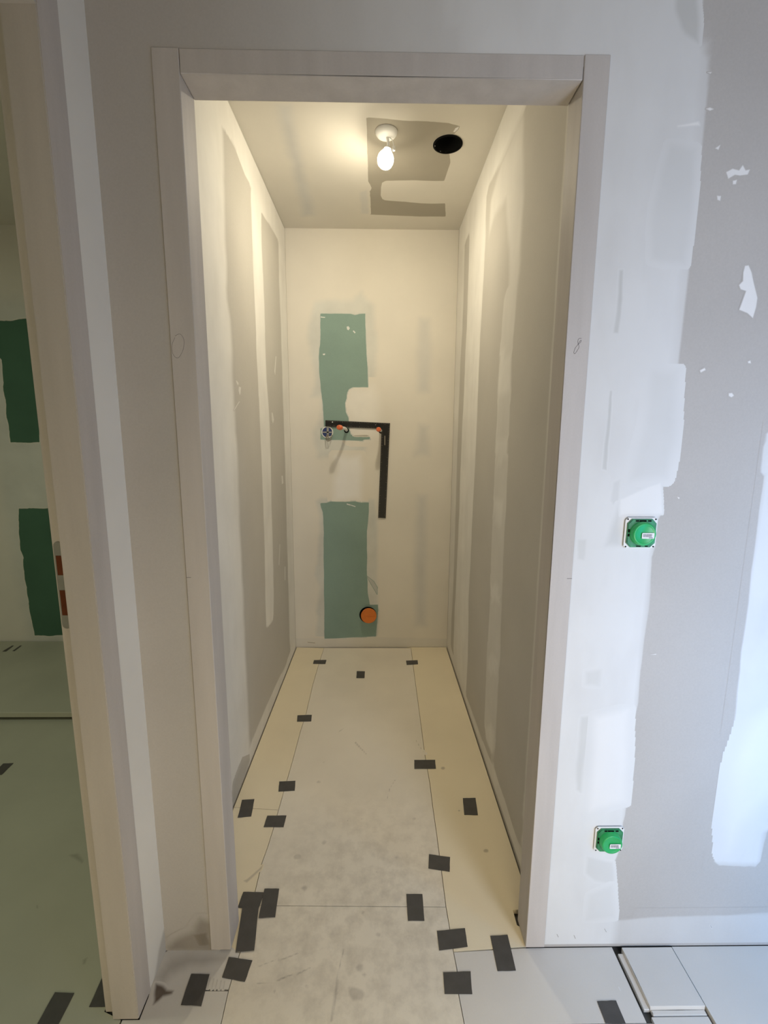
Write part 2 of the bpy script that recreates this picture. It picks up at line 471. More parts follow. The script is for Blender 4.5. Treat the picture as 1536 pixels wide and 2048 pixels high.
# closet ceiling with the round vent opening cut through it
HCX, HCY = un((895.6, 288), 2, ZC).xy
HR = 0.056
bm = bmesh.new(); seg = 40
for zz in (ZC, ZC + 0.03):
    ring = [bm.verts.new((HCX + HR * math.cos(t), HCY + HR * math.sin(t), zz)) for t in (2 * math.pi * (k + 0.5) / seg for k in range(seg))]
    sq = []
    R = 0.075
    for k in range(seg):
        t = 2 * math.pi * (k + 0.5) / seg; cx, cy = math.cos(t), math.sin(t); q = R / max(abs(cx), abs(cy))
        sq.append(bm.verts.new((HCX + q * cx, HCY + q * cy, zz)))
    for k in range(seg):
        bm.faces.new((ring[k], ring[(k + 1) % seg], sq[(k + 1) % seg], sq[k]))
    if zz == ZC:
        ring0 = ring
    # corners of the square window between the ring sectors
    for (a, b, cxs, cys) in ((4, 5, 1, 1), (14, 15, -1, 1), (24, 25, -1, -1), (34, 35, 1, -1)):
        bm.faces.new((sq[a], sq[b], bm.verts.new((HCX + cxs * R, HCY + cys * R, zz))))
    x0, x1, y0, y1 = XL - 0.1, XR + 0.08, YF, D + 0.1
    for (a0, a1, b0, b1) in ((x0, HCX - R, y0, y1), (HCX + R, x1, y0, y1), (HCX - R, HCX + R, y0, HCY - R), (HCX - R, HCX + R, HCY + R, y1)):
        bm.faces.new([bm.verts.new(p) for p in ((a0, b0, zz), (a1, b0, zz), (a1, b1, zz), (a0, b1, zz))])
for k in range(seg):
    bm.faces.new((ring0[k], ring0[(k + 1) % seg], ring[(k + 1) % seg], ring[k]))
ceiling = S(build('ceiling', bm, 'ceiling'))
LIMITS.update({wall_left.name: (YJ, D, 0, ZC), wall_right.name: (YJ, D, 0, ZC), wall_back.name: (XL, XR, 0, ZC), wall_front.name: (XS, HX, 0, ZC), ceiling.name: (XL, XR, YJ, D)})

# ------------------------------------------------------------------ door 1: flush timber frame round the closet opening
door_1 = S(thing('door_1', 'x', 'x', (0, YF, 0))); del door_1['label']; del door_1['category']
YP = YF - 0.0035
post_l = build('post', box((XCL, YP, 0.005), (XCI, YJ, ZT), 0.0012, 1), 'wood', door_1)
post_r = build('post', box((XRI, YP, 0.003), (XRO, YJ, ZT), 0.0012, 1), 'wood', door_1)
build('head', box((XCI + 0.0006, YP + 0.0006, ZI), (XRI - 0.0012, YJ, ZT - 0.001), 0.0012, 1), 'wood', door_1)
# door 2: frame of the door to the side room, seen from its strike side
door_2 = S(thing('door_2', 'x', 'x', (-0.6, 0.86, 0))); del door_2['label']; del door_2['category']
XD1, XD2 = -0.612, -0.637
bm = prism([(XS + 0.003, YB, 0.0015), (XS + 0.003, YA, 0.0015), (XD1, YA, 0.0015), (XD1, YA + 0.014, 0.0015), (XD2, YA + 0.014, 0.0015), (XD2, YB, 0.0015)], (0, 0, 2.0775))
bmesh.ops.bevel(bm, geom=[e for e in bm.edges if abs(e.verts[0].co.z - e.verts[1].co.z) > 1], offset=0.0015, segments=2, affect='EDGES')
build('post', bm, 'wood', door_2)
build('post', box((XD2, -0.01, 0.006), (XS + 0.003, 0.047, 2.079), 0.0015, 1), 'wood', door_2)
bm = prism([(XS + 0.003, 0.047, 2.022), (XS + 0.003, 0.047, 2.079), (XD2, 0.047, 2.079), (XD2, 0.047, 2.036), (XD1, 0.047, 2.036), (XD1, 0.047, 2.022)], (0, YA - 0.047, 0))
build('head', bm, 'wood', door_2)
# strike plate let into the rebate
ys = YA + 0.014
def plate_outline(x0, x1, z0, z1, n=6):
    r = (x1 - x0) / 2; cx = (x0 + x1) / 2
    return [(cx + r * math.cos(t), z1 - r + r * math.sin(t)) for t in (math.pi * k / n for k in range(n + 1))] + \
           [(cx + r * math.cos(t), z0 + r + r * math.sin(t)) for t in (math.pi + math.pi * k / n for k in range(n + 1))]
PZ0, PZ1 = un((118, 1257), 1, ys).z, un((96, 1083), 1, ys).z
pl = build('strike_plate', prism([(x, ys - 0.0002, z) for x, z in plate_outline(-0.6335, -0.6145, PZ0, PZ1)], (0, -0.0012, 0)), 'metal', door_2, label='grey steel strike plate')
for (a, b) in ((1111, 1150), (1180, 1230)):
    za, zb = un((104, a), 1, ys).z, un((112, b), 1, ys).z
    bm = bmesh.new(); add_box(bm, (-0.6305, ys - 0.0020, zb), (-0.6165, ys - 0.0013, za))
    build('keeper_hole', bm, 'pocket', pl, label='red brown latch opening')

# ------------------------------------------------------------------ floor panels
def panel(px, m, world=None, z0=-0.014, z1=0.0, gap=0.0009, label=None, pre=(), post=()):
    pts = [(p[0], p[1]) for p in pre] + [tuple(un(p, 2, 0).xy) for p in px] + [(p[0], p[1]) for p in post]
    if signed(pts) < 0:
        pts.reverse()
    pts = offset(pts, -gap)
    bm = prism([(x, y, z0) for x, y in pts], (0, 0, z1 - z0))
    o = build('floor_panel', bm, m, floor)
    if label:
        o['label'] = label
    return o


J1 = [(648, 1296), (637, 1330), (626, 1368), (612, 1428), (600.5, 1464), (587, 1515), (573, 1564), (557, 1620)]
J1b = [(557, 1620), (550, 1646), (546, 1660), (535, 1695), (523, 1728), (511, 1780), (503, 1811)]
J2 = [(822, 1296), (826, 1330), (830.6, 1364), (840, 1435), (849, 1505), (860, 1569), (865.7, 1615), (874, 1674), (883, 1742), (892, 1814)]
J2b = [(892, 1814), (900, 1860), (907, 1904)]
J2c = [(907, 1904), (914, 1939.5), (917, 1987), (928.6, 2048)]
g = 0.004
b1 = un((464, 1614.6), 2, 0); b2 = un((557, 1620), 2, 0)
panel(J1, 'floor_cream', pre=[(XL + g, b1.y), (XL + g, D - g)], label='cream edge panel along the left wall')
panel(J1b, 'floor_cream', post=[un((480, 1905), 2, 0).xy, (XL + g, YF + 0.012), (XL + g, b1.y)])
pan_main = panel(J1[:-1] + J1b + list(reversed(J2)), 'floor_board')
panel(list(reversed(J2)) + [], 'floor_cream', pre=[un((907, 1904), 2, 0).xy, un((900, 1860), 2, 0).xy], post=[(0.19, D - g), (XR - g, D - g), (XR - g, 1.09), (0.392, 1.09), (0.3915, 1.05), (0.40, 1.045), (0.40, YF + 0.001)])
jl = [(503, 1811), (480, 1905), (457, 1981), (443, 2044)]
jl_end = un((443, 2044), 2, 0); jr_end = un((928.6, 2048), 2, 0)
pan_thresh = panel(jl[::-1] + J2b[:-1] + J2c, 'floor_board', post=[(jr_end.x, -0.3), (jl_end.x, -0.3)], label='dirty panel across the threshold')
t0 = un((457, 1981), 2, 0); t1 = un((385, 1981), 2, 0)
pan_left = panel([(480, 1905), (457.6, 1979)], 'floor_hall', pre=[(XCL, YF - 0.001)], post=[un((395, 1979.6), 2, 0).xy, un((395, 1981.6), 2, 0).xy, un((457, 1981.6), 2, 0).xy, un((443, 2044), 2, 0).xy, (jl_end.x, -0.3), (-0.59, -0.3), (-0.59, YA), (XS + 0.0045, YA), (XS + 0.0015, YF - 0.001)])
hy = un((1251, 2047), 2, 0).y
pan_hall = panel(J2c, 'floor_hall', pre=[(0.628, YF - 0.0015), (0.41, YF - 0.0015)], post=[(jr_end.x, hy), (0.628, hy)])
panel([], 'floor_hall', pre=[(jr_end.x, hy), (jr_end.x, -0.3), (0.641, -0.3), (0.641, hy)])
panel([], 'floor_hall', pre=[(0.646, 0.8485), (0.646, -0.3), (0.782, -0.3), (0.782, 0.8485)], z1=-0.0045)
panel([], 'floor_hall', pre=[(0.7875, YF - 0.0015), (0.7875, -0.3), (HX, -0.3), (HX, YF - 0.0015)])
panel([], 'floor_hall', pre=[(-0.59, -0.3), (-0.59, HY), (HX, HY), (HX, -0.3)])
# narrow loose board with a tongue along its side and front
lb = build('floor_panel', box((0.651, 0.862, -0.0135), (0.7845, YF - 0.006, 0.0045), 0.0012, 2), 'floor_hall', floor, label='narrow loose floor board')
build('tongue', box((0.6375, 0.862, -0.0135), (0.651, YF - 0.014, -0.0045), 0.001, 1), 'floor_hall', lb)
build('tongue', box((0.653, 0.8505, -0.0135), (0.7825, 0.862, -0.005), 0.002, 2), 'floor_hall', lb)
# side room floor
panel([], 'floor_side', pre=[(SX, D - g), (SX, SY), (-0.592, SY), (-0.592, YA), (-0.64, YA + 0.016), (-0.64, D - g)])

rb_y = un((60, 1425), 2, 0.042).y
rb = thing('raised_board', 'wide pale board raised off the side room floor behind the left doorway', 'board', (-1.8, 2.4, 0))
build('board', box((SX + 0.02, rb_y, 0.016), (-0.66, D - 0.006, 0.042), 0.002, 1), 'floor_side', rb)
build('batten', box((SX + 0.05, rb_y + 0.07, 0), (-0.75, rb_y + 0.12, 0.016)), 'subfloor', rb)
build('batten', box((SX + 0.05, D - 0.12, 0), (-0.75, D - 0.07, 0.016)), 'subfloor', rb)

# ================================================================== skim coats on the walls
# --- back wall of the closet
B = lambda *a, **k: skim(wall_back, *a, **k)
def bz1(p): return z_(p, 560, 560, 360 / 1536)
def bz2(p): return z_(p, 560, 940, 360 / 1536)
B('plaster_patch', 1, D, -1, bz1([(245, 400), (310, 190), (480, 165), (620, 170), (700, 100), (790, 230), (825, 500), (815, 890), (760, 920), (620, 930), (590, 1200), (640, 1370), (740, 1380), (720, 1480), (330, 1510), (300, 1380), (285, 1290), (340, 1180), (350, 1000), (265, 990), (300, 860), (250, 620)]), 'green_skim', 0.05, 0.008, 0.75, label='thin bluish plaster over green board')
B('plaster_patch', 1, D, -1, bz2([(300, 270), (340, 240), (800, 250), (830, 400), (825, 700), (835, 1140), (838, 1300), (820, 1440), (860, 1500), (320, 1500), (310, 1380), (320, 1200), (340, 1000), (300, 900), (330, 620), (345, 420)]), 'green_skim', 0.035, 0.006, 0.85, label='thin bluish plaster over green board')
B('plaster_patch', 1, D, -1, bz1([(600, 915), (800, 915), (840, 1000), (845, 1190), (830, 1300), (770, 1345), (640, 1332), (605, 1320), (585, 1180), (560, 1130), (555, 1050), (570, 1000)]), 'plaster_soft', 0.10, 0.004, 0.95)
B('plaster_patch', 1, D, -1, z_([(440, 800), (830, 800), (880, 1000), (870, 1530), (700, 1540), (400, 1530), (420, 1200), (480, 900)], 620, 820, 180 / 1536), 'plaster_white', 0.07, 0.004, 0.95, label='white plaster between the two green places')
for pts in ([(1190, 330), (1275, 340), (1285, 650), (1270, 950), (1180, 960), (1175, 640)], [(1185, 1240), (1265, 1250), (1262, 1490), (1150, 1500)]):
    B('plaster_patch', 1, D, -1, bz1(pts), 'plaster_grey', 0.07, 0.004, 0.6)
B('plaster_patch', 1, D, -1, bz2([(1175, 220), (1250, 220), (1250, 700), (1245, 1330), (1160, 1330), (1150, 800)]), 'plaster_grey', 0.07, 0.004, 0.65)
B('plaster_patch', 1, D, -1, bz2([(140, 1500), (130, 1436), (820, 1425), (1440, 1440), (1440, 1502)]), 'plaster_grey', 0.012, 0.002, 0.3)
B('exposed_board', 1, D, -1, bz1([(345, 287), (600, 287), (640, 298), (680, 290), (728, 288), (727, 400), (732, 500), (745, 760), (752, 915), (700, 912), (620, 916), (590, 932), (575, 960), (568, 1010), (555, 1050), (562, 1130), (585, 1180), (590, 1270), (605, 1320), (640, 1332), (765, 1342), (768, 1360), (715, 1362), (705, 1372), (345, 1362), (345, 1265), (375, 1262), (370, 1190), (365, 1050), (350, 920), (335, 770), (330, 650), (335, 590), (345, 540)]), 'green', 0.0025, 0.0015, 1.3, base='green_skim', label='green moisture board left bare')
B('exposed_board', 1, D, -1, bz2([(345, 285), (400, 280), (430, 268), (560, 274), (640, 268), (690, 278), (760, 275), (758, 350), (750, 440), (742, 520), (742, 900), (750, 1050), (765, 1150), (835, 1150), (838, 1200), (828, 1300), (820, 1420), (600, 1430), (380, 1438), (375, 1000), (372, 480), (365, 360), (352, 320)]), 'green', 0.0025, 0.0015, 1.3, base='green_skim', label='green moisture board left bare')
for pts in ([(570, 400), (585, 395), (597, 412), (588, 430), (574, 424)], [(622, 435), (630, 430), (645, 448), (638, 456)], [(345, 312), (385, 316), (384, 322), (346, 320)], [(365, 630), (385, 628), (383, 640), (368, 641)]):
    B('plaster_patch', 1, D, -1, bz1(pts), 'plaster_white', 0.003, 0.001, 0.9, base='green')
for pts in ([(570, 285), (605, 295), (604, 303), (572, 295)], [(605, 295), (645, 308), (643, 315), (606, 302)], [(740, 905), (800, 950), (830, 1000), (828, 1060), (795, 1000)]):
    B('plaster_patch', 1, D, -1, bz2(pts), 'plaster_white' if pts[0][1] < 400 else 'plaster_grey', 0.003, 0.001, 0.9, base='green')
B('scuff_shade_mark', 1, D, -1, bz1([(620, 1328), (740, 1322), (760, 1328), (740, 1336), (640, 1336)]), 'dirt_and_shade', 0.004, 0.001, 0.5)
B('scuff_shade_mark', 1, D, -1, bz2([(230, 1465), (300, 1470), (302, 1478), (235, 1474)]), 'dirt_and_shade', 0.006, 0.002, 0.5)

# --- left wall of the closet
Lw = lambda px, m='plaster', f=0.003, wob=0.0025, th=1.0, name='plaster_patch', **k: skim(wall_left, name, 0, XL, 1, px, m, f, wob, th, **k)
yz = lambda y, z: (XL, y, z)
top0 = [(444.8, 265), (447, 340), (447.5, 414), (451, 489), (453, 539), (452, 579), (456, 612), (461, 640), (463.5, 690), (466, 780), (469.6, 828), (473, 890), (477, 980), (479, 1050), (481, 1090), (486, 1195), (489, 1260), (493, 1365), (497, 1450), (499, 1495)]
edge = [un(p, 0, XL) for p in top0]
LM = [([yz(YJ - 0.1, -0.1), yz(YJ - 0.1, ZC + 0.1)] + [yz(edge[0].y, ZC + 0.1)] + edge + [yz(edge[-1].y, -0.1)], 0.045, 0.006, 1.0, True)]
band = [un(p, 0, XL) for p in [(449.7, 252), (451, 260), (469.6, 297), (489.6, 349.5), (500.8, 369.4), (512, 398), (522, 421.8), (539.5, 451.7), (554.4, 475.3)]]
LM.append(([yz(edge[0].y - 0.15, ZC + 0.1), yz(edge[0].y - 0.15, band[0].z)] + band + [yz(D + 0.1, band[-1].z), yz(D + 0.1, ZC + 0.1)], 0.010, 0.003, 1.0, True))
corner = [un(p, 0, XL) for p in [(554.4, 470), (557, 489), (558, 564), (562, 663), (563, 700), (565.5, 790), (569, 890), (571.7, 980), (574, 1080), (576.7, 1170), (579, 1280), (581, 1300)]]
LM.append((corner + [yz(corner[-1].y, -0.1), yz(D + 0.1, -0.1), yz(D + 0.1, corner[0].z)], 0.03, 0.004, 1.0, True))
LM.append(([(500.8, 366), (502, 414), (505.8, 514), (509.6, 613.6), (512, 663), (512.4, 700), (517, 780), (519.4, 840), (523, 930), (525.6, 990), (528, 1065), (529.4, 1120), (530.6, 1190), (532.4, 1257), (539.4, 1250), (546.8, 1240), (547.5, 1190), (545.5, 1090), (543, 1020), (541.8, 930), (539.3, 850), (538, 820), (534.3, 780), (531.9, 730), (530.7, 700), (529.5, 640), (526.5, 560), (523, 480), (522, 415)], 0.012, 0.003, 1.0, False))
bot = [un(p, 0, XL) for p in [(581, 1300), (571.7, 1329), (554.3, 1364), (529.4, 1419), (514.5, 1454), (499.5, 1496)]]
LM.append(([yz(D + 0.1, -0.1), yz(D + 0.1, bot[0].z)] + bot + [yz(YJ, bot[-1].z), yz(YJ, -0.1)], 0.008, 0.003, 0.9, True))
skim(wall_left, 'plaster_patch', 0, XL, 1, *LM[0][:1], 'plaster_soft', *LM[0][1:], step=0.02, more=LM[1:], label='paler plaster over the board joints')
for pts in ([(408, 285), (418, 290), (430, 305), (425, 325), (415, 310)], [(432, 335), (450, 340), (446, 385), (440, 405), (430, 370)], [(435, 455), (440, 455), (395, 528), (390, 524)], [(728, 90), (733, 95), (724, 245), (717, 210)], [(695, 540), (705, 548), (714, 600), (706, 630), (697, 600)],
            [(775, 1050), (785, 1050), (790, 1110), (778, 1120)], [(760, 1600), (764, 1600), (757, 1770), (752, 1765)], [(800, 1780), (806, 1780), (806, 1890), (801, 1890)]):
    Lw(z_(pts, 370, 690, 240 / 964), 'plaster_soft', 0.003, 0.001, 0.8)
skim(wall_left, 'scuff_shade_mark', 0, XL, 1, [(497, 1520), (486, 1560), (478, 1590), (466, 1611), (468, 1570), (484, 1525)], 'dirt_and_shade', 0.03, 0.004, 0.15)  # faint shadow at the wall foot by the jamb, painted as a darker tone

# --- right wall of the closet
RM = []
yr = lambda y, z: (XR, y, z)
bandr = [un(p, 0, XR) for p in [(1022, 279.6), (1009.5, 302), (994, 335), (979.6, 366.8), (973.4, 389), (955, 430), (938.5, 466), (929.8, 485)]]
RM.append(([yr(YJ - 0.1, ZC + 0.1), yr(YJ - 0.1, bandr[0].z + 0.02)] + bandr + [yr(D + 0.1, bandr[-1].z), yr(D + 0.1, ZC + 0.1)], 0.012, 0.003, 1.0, True))
cr_ = [un(p, 0, XR) for p in [(929.8, 480), (927.3, 590), (924.8, 663), (921, 720), (918.6, 790), (914.8, 890), (912.3, 990), (909.8, 1080), (906, 1190), (903, 1240), (901.7, 1290)]]
RM.append((cr_ + [yr(cr_[-1].y, -0.1), yr(D + 0.1, -0.1), yr(D + 0.1, cr_[0].z)], 0.02, 0.003, 0.85, True))
RM.append(([(939.3, 460), (936.8, 560), (933.5, 660), (931, 700), (928.5, 780), (924.3, 860), (921, 940), (918.6, 1020), (914.8, 1110), (911, 1195), (909.3, 1220), (907, 1300), (908, 1312), (920, 1350), (932, 1388), (935.5, 1320), (937, 1240), (937.5, 1195), (941, 1130), (944.7, 1040), (948.4, 960), (951.7, 900), (954.7, 830), (957, 760), (959.6, 700), (962, 650), (967, 560), (970.9, 470), (973.4, 380)], 0.012, 0.003, 1.0, False))
RM.append(([(1024, 275), (1035, 240), (1046, 212), (1047, 400), (1043, 440), (1040, 540), (1032, 600), (1028, 640), (1016, 640), (1019, 500), (1012, 400), (990, 430), (978, 470), (982, 400), (1005, 320)], 0.05, 0.005, 0.55, False))
RM.append(([(1009.5, 580), (1004.5, 640), (1000.7, 700), (997, 760), (994.5, 830), (992, 890), (989, 950), (987, 1010), (984.5, 1060), (982, 1120), (981, 1195), (976.6, 1260), (974, 1320), (970, 1400), (969, 1440), (971.5, 1477), (986.7, 1520), (990.5, 1490), (993, 1440), (997, 1360), (1000.7, 1300), (1004, 1200), (1008, 1080), (1012, 1020), (1014, 960), (1017, 890), (1020.6, 790), (1025, 700), (1028, 640), (1031, 580)], 0.012, 0.003, 0.55, False))
for pts in ([(495, 730), (540, 720), (575, 760), (588, 830), (565, 920), (530, 990), (500, 940), (482, 850)], [(475, 1230), (545, 1235), (548, 1330), (530, 1440), (500, 1450), (465, 1380)], [(448, 1920), (500, 1915), (525, 2000), (520, 2060), (445, 2060)], [(520, 60), (612, 60), (610, 380), (500, 420), (515, 200)]):
    RM.append((z_(pts, 870, 690, 270 / 1084), 0.03, 0.003, 0.85, False))
for pts in ([(415, 480), (450, 500), (490, 590), (490, 660), (410, 670)], [(395, 1080), (430, 1040), (470, 1150), (460, 1330), (400, 1160)]):
    RM.append((z_(pts, 870, 1180, 250 / 985), 0.03, 0.003, 0.85, False))
botr = [un(p, 0, XR) for p in [(901, 1290), (908, 1314.5), (932, 1390), (953.8, 1449), (971.5, 1497), (986.7, 1535), (1009.6, 1599), (1027, 1657), (1042.6, 1700)]]
RM.append(([yr(D + 0.1, -0.1), yr(D + 0.1, botr[0].z)] + botr + [yr(YJ - 0.1, botr[-1].z), yr(YJ - 0.1, -0.1)], 0.008, 0.003, 0.85, True))
RM.append(([yr(1.205, -0.02), yr(1.192, ZC + 0.1), yr(1.214, ZC + 0.1), yr(1.232, -0.02)], 0.008, 0.003, 0.55, True))
skim(wall_right, 'plaster_patch', 0, XR, -1, *RM[0][:1], 'plaster_soft', *RM[0][1:], step=0.02, more=RM[1:], label='paler plaster over the board joints')

# --- closet ceiling
Cw = lambda px, m, f=0.003, wob=0.002, th=1.3, name='exposed_board', **k: skim(ceiling, name, 2, ZC, -1, px, m, f, wob, th, **k)
cz = lambda p: z_(p, 680, 180, 320 / 1536)
arc = [un((895.6, 288), 2, ZC)]
arc = [(HCX + 0.061 * math.cos(t), HCY + 0.061 * math.sin(t)) for t in (math.radians(a) for a in range(-75, -290, -15))]
poly = [un(p, 2, ZC) for p in cz([(255, 262), (390, 270), (640, 295), (840, 300), (1040, 318), (1145, 345)])]
poly2 = [un(p, 2, ZC) for p in cz([(1060, 690), (1000, 872), (900, 872), (700, 866), (440, 870), (405, 890), (395, 930), (390, 1010), (405, 1045), (430, 1058), (620, 1072), (780, 1088), (900, 1092), (1008, 1088), (1015, 1215), (780, 1215), (530, 1205), (285, 1195), (278, 1080), (272, 985), (295, 965), (305, 940), (290, 910), (270, 880), (262, 600)])]
Cw(poly + [(p[0], p[1], ZC) for p in arc] + poly2, 'ceil_board', 0.003, 0.0012, world=True, label='bare board round the lamp and vent')
skim(ceiling, 'plaster_patch', 2, ZC, -1, [(552, 212), (578, 212), (603, 320), (628, 428), (608, 432), (585, 330)], 'plaster_grey', 0.06, 0.006, 0.85)
skim(ceiling, 'plaster_patch', 2, ZC, -1, [(720, 385), (733, 380), (737, 428), (722, 426)], 'plaster_grey', 0.02, 0.006, 0.6)
skim(ceiling, 'plaster_patch', 2, ZC, -1, cz([(1085, 400), (1105, 365), (1140, 350), (1130, 375), (1100, 405)]), 'plaster_white', 0.004, 0.002, 0.9, base='ceil_board')

# --- hall: front wall
Fw = lambda px, m='plaster_soft', f=0.003, wob=0.002, th=1.0, name='plaster_patch', **k: skim(wall_front, name, 1, YF, -1, px, m, f, wob, th, **k)
rim = [(1402, -60), (1402, 55), (1400, 150), (1399, 225), (1395, 270), (1388, 385), (1380, 440), (1374, 465), (1368, 525), (1375, 526), (1370, 600), (1364, 650), (1357, 700), (1354, 750), (1350, 840), (1346, 880), (1337, 907), (1331, 940), (1327, 975), (1328, 1030), (1314, 1034), (1312, 1100), (1303, 1108), (1302, 1150), (1301, 1200), (1295, 1240), (1288, 1285), (1281, 1345), (1277, 1400), (1267, 1440), (1262, 1500), (1258, 1570), (1251, 1630), (1245, 1650), (1243, 1700), (1230, 1712), (1231, 1780), (1228, 1840), (1227, 1895)]
er = [un(p, 1, YF) for p in rim]
FM = [([(er[-1].x, YF, -0.1)] + er[::-1] + [(er[0].x, YF, 2.6), (XRO - 0.003, YF, 2.6), (XRO - 0.003, YF, -0.1)], 0.004, 0.0018, 1.0, True)]
FM.append(([(XRO + 0.06, YF, 2.6), (XRO + 0.06, YF, ZT - 0.15), (0.10, YF, ZT - 0.15), (0.10, YF, 2.6)], 0.2, 0.01, 1.0, True))
FM.append(([(XRO, YF, 2.6), (XRO, YF, ZT - 0.3), (-0.15, YF, ZT - 0.3), (-0.15, YF, 2.6)], 0.5, 0.01, 0.7, True))
FM.append(([(1536, 860), (1529, 957), (1520, 1014), (1511, 1085), (1503, 1150), (1490, 1260), (1476, 1370), (1462, 1490), (1447, 1610), (1427, 1731), (1470, 1733), (1517, 1737), (1527, 1690), (1540, 1650), (1620, 1500), (1640, 860)], 0.004, 0.0018, 1.0, False))
FM.append(([(1227, 1842), (1314, 1834), (1405, 1832), (1536, 1825), (1700, 1815), (1700, 1930), (1227, 1930)], 0.008, 0.002, 0.5, False))
skim(wall_front, 'plaster_patch', 1, YF, -1, *FM[0][:1], 'plaster_hall', *FM[0][1:], step=0.012, more=FM[1:], hole=(XS - 1, XRO - 0.025, 0, ZT - 0.03), label='paler plaster beside the door frame and along the floor')
Fw([(1500, 1450), (1545, 1410), (1580, 1500), (1540, 1590), (1480, 1650), (1455, 1700), (1460, 1560)], 'plaster_white', 0.06, 0.004, 0.5, base='plaster_hall')
# tones inside the plastered strip
for pts, m, f, th in (([(1240, 540), (1236, 600), (1228, 665), (1236, 665), (1244, 600), (1247, 540)], 'plaster_grey', 0.006, 0.8),
                      ([(1219, 782), (1213, 860), (1204, 938), (1212, 940), (1219, 860), (1223, 782)], 'plaster_grey', 0.005, 0.9),
                      ([(1322, 525), (1369, 526), (1385, 400), (1390, 300), (1340, 290), (1305, 420), (1303, 520)], 'plaster_grey', 0.02, 0.35),
                      ([(1305, 745), (1352, 745), (1348, 880), (1332, 955), (1260, 960), (1290, 850)], 'plaster_grey', 0.03, 0.35),
                      ([(1236, 1005), (1240, 960), (1228, 965), (1222, 1000), (1232, 1015)], 'plaster_grey', 0.008, 0.4),
                      ([(1212, 1090), (1238, 1010), (1242, 1090)], 'plaster_grey', 0.02, 0.6),
                      ([(1156, 1080), (1172, 1080), (1168, 1120), (1155, 1118)], 'plaster_grey', 0.008, 0.6),
                      ([(1172, 1345), (1200, 1340), (1198, 1372), (1172, 1370)], 'plaster_grey', 0.015, 0.5),
                      ([(1162, 1435), (1185, 1432), (1172, 1500), (1160, 1585), (1152, 1580), (1157, 1500)], 'plaster_grey', 0.012, 0.7),
                      ([(1175, 1715), (1225, 1725), (1228, 1770), (1190, 1760), (1172, 1745)], 'plaster_grey', 0.012, 0.4),
                      ([(1180, 1790), (1226, 1770), (1228, 1835), (1172, 1840)], 'plaster_grey', 0.02, 0.3),
                      ([(1190, 1435), (1255, 1420), (1250, 1600), (1180, 1620)], 'plaster_white', 0.03, 0.5),
                      ([(1240, 1000), (1320, 965), (1325, 1026), (1240, 1030)], 'plaster_white', 0.006, 0.5)):
    Fw(pts, m, f, 0.002, th, base='plaster_hall')
Fw([(1390, -30), (1352, -30), (1348, 20), (1370, 70), (1396, 86), (1398, 40)], 'plaster_grey', 0.014, 0.003, 0.9, base='plaster_hall')
Fw([(1355, 252), (1396, 244), (1399, 250), (1356, 254)], 'plaster_white', 0.004, 0.001, 0.8, base='plaster_hall')
# blobs of plaster on the grey board
for pts in ([(1490, 532), (1497, 531), (1503, 545), (1508, 570), (1514, 596), (1512, 615), (1506, 636), (1495, 626), (1478, 619), (1484, 605), (1492, 582), (1481, 578), (1478, 570), (1486, 562), (1486, 545)],
            [(1452, 345), (1465, 338), (1478, 342), (1486, 331), (1492, 342), (1500, 340), (1496, 350), (1480, 352), (1470, 350), (1456, 358)], [(1466, 362), (1474, 360), (1472, 368), (1466, 369)],
            [(1412, 218), (1420, 216), (1427, 219), (1420, 222)], [(1415, 145), (1424, 145), (1422, 148)], [(1457, 786), (1463, 785), (1467, 790), (1462, 794), (1457, 791)],
            [(1400, 741), (1409, 736), (1411, 740), (1402, 745)], [(1496, 723), (1501, 721), (1502, 726), (1497, 726)], [(1355, 994), (1359, 995), (1358, 998)], [(1434, 392), (1442, 393), (1440, 402), (1435, 400)], [(1430, 297), (1440, 291), (1436, 300)], [(1300, 1308), (1312, 1307), (1311, 1308.5)]):
    Fw(pts, 'plaster_white', 0.003, 0.0012, 0.95)
Fw([(340, 1893), (352, 1880), (385, 1862), (398, 1838), (424, 1842), (430, 1905), (344, 1902)], 'dirt_and_shade', 0.03, 0.006, 0.55, name='scuff_shade_mark', more=[([(386, 1868), (418, 1862), (424, 1890), (396, 1893)], 0.02, 0.004, 0.8, False)])
for a, b in (((1113, 1868), (1116, 1874)), ((1147, 1870), (1150, 1877)), ((1208, 1857), (1212, 1864)), ((1420, 1850), (1423, 1856))):
    Fw([a, (a[0] + 1.3, a[1]), (b[0] + 1.3, b[1]), b], 'dirt_and_shade', 0.0012, 0, 0.7, name='scuff_shade_mark', base='plaster_hall')
# hall side wall
skim(wall_hall_left, 'scuff_shade_mark', 0, XS, 1, [(308, 1966), (318, 1900), (330, 1850), (338, 1870), (339, 1890), (322, 1940)], 'dirt_and_shade', 0.02, 0.004, 0.4)
# --- side room: green board left bare on its end wall
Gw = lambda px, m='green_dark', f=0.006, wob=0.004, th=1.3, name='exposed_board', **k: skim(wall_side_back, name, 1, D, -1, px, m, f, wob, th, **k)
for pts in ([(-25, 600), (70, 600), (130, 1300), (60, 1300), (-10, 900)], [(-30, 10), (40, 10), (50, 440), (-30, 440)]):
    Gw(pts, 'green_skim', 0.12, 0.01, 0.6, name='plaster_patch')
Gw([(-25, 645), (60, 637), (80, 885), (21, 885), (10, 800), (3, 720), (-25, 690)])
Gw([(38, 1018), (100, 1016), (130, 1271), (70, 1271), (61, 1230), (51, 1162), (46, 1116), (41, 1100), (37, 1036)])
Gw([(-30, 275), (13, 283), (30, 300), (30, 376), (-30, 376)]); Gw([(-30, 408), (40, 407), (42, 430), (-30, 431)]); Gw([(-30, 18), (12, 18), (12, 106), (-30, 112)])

# ================================================================== scuffs on the floor panels
MARKS = {}


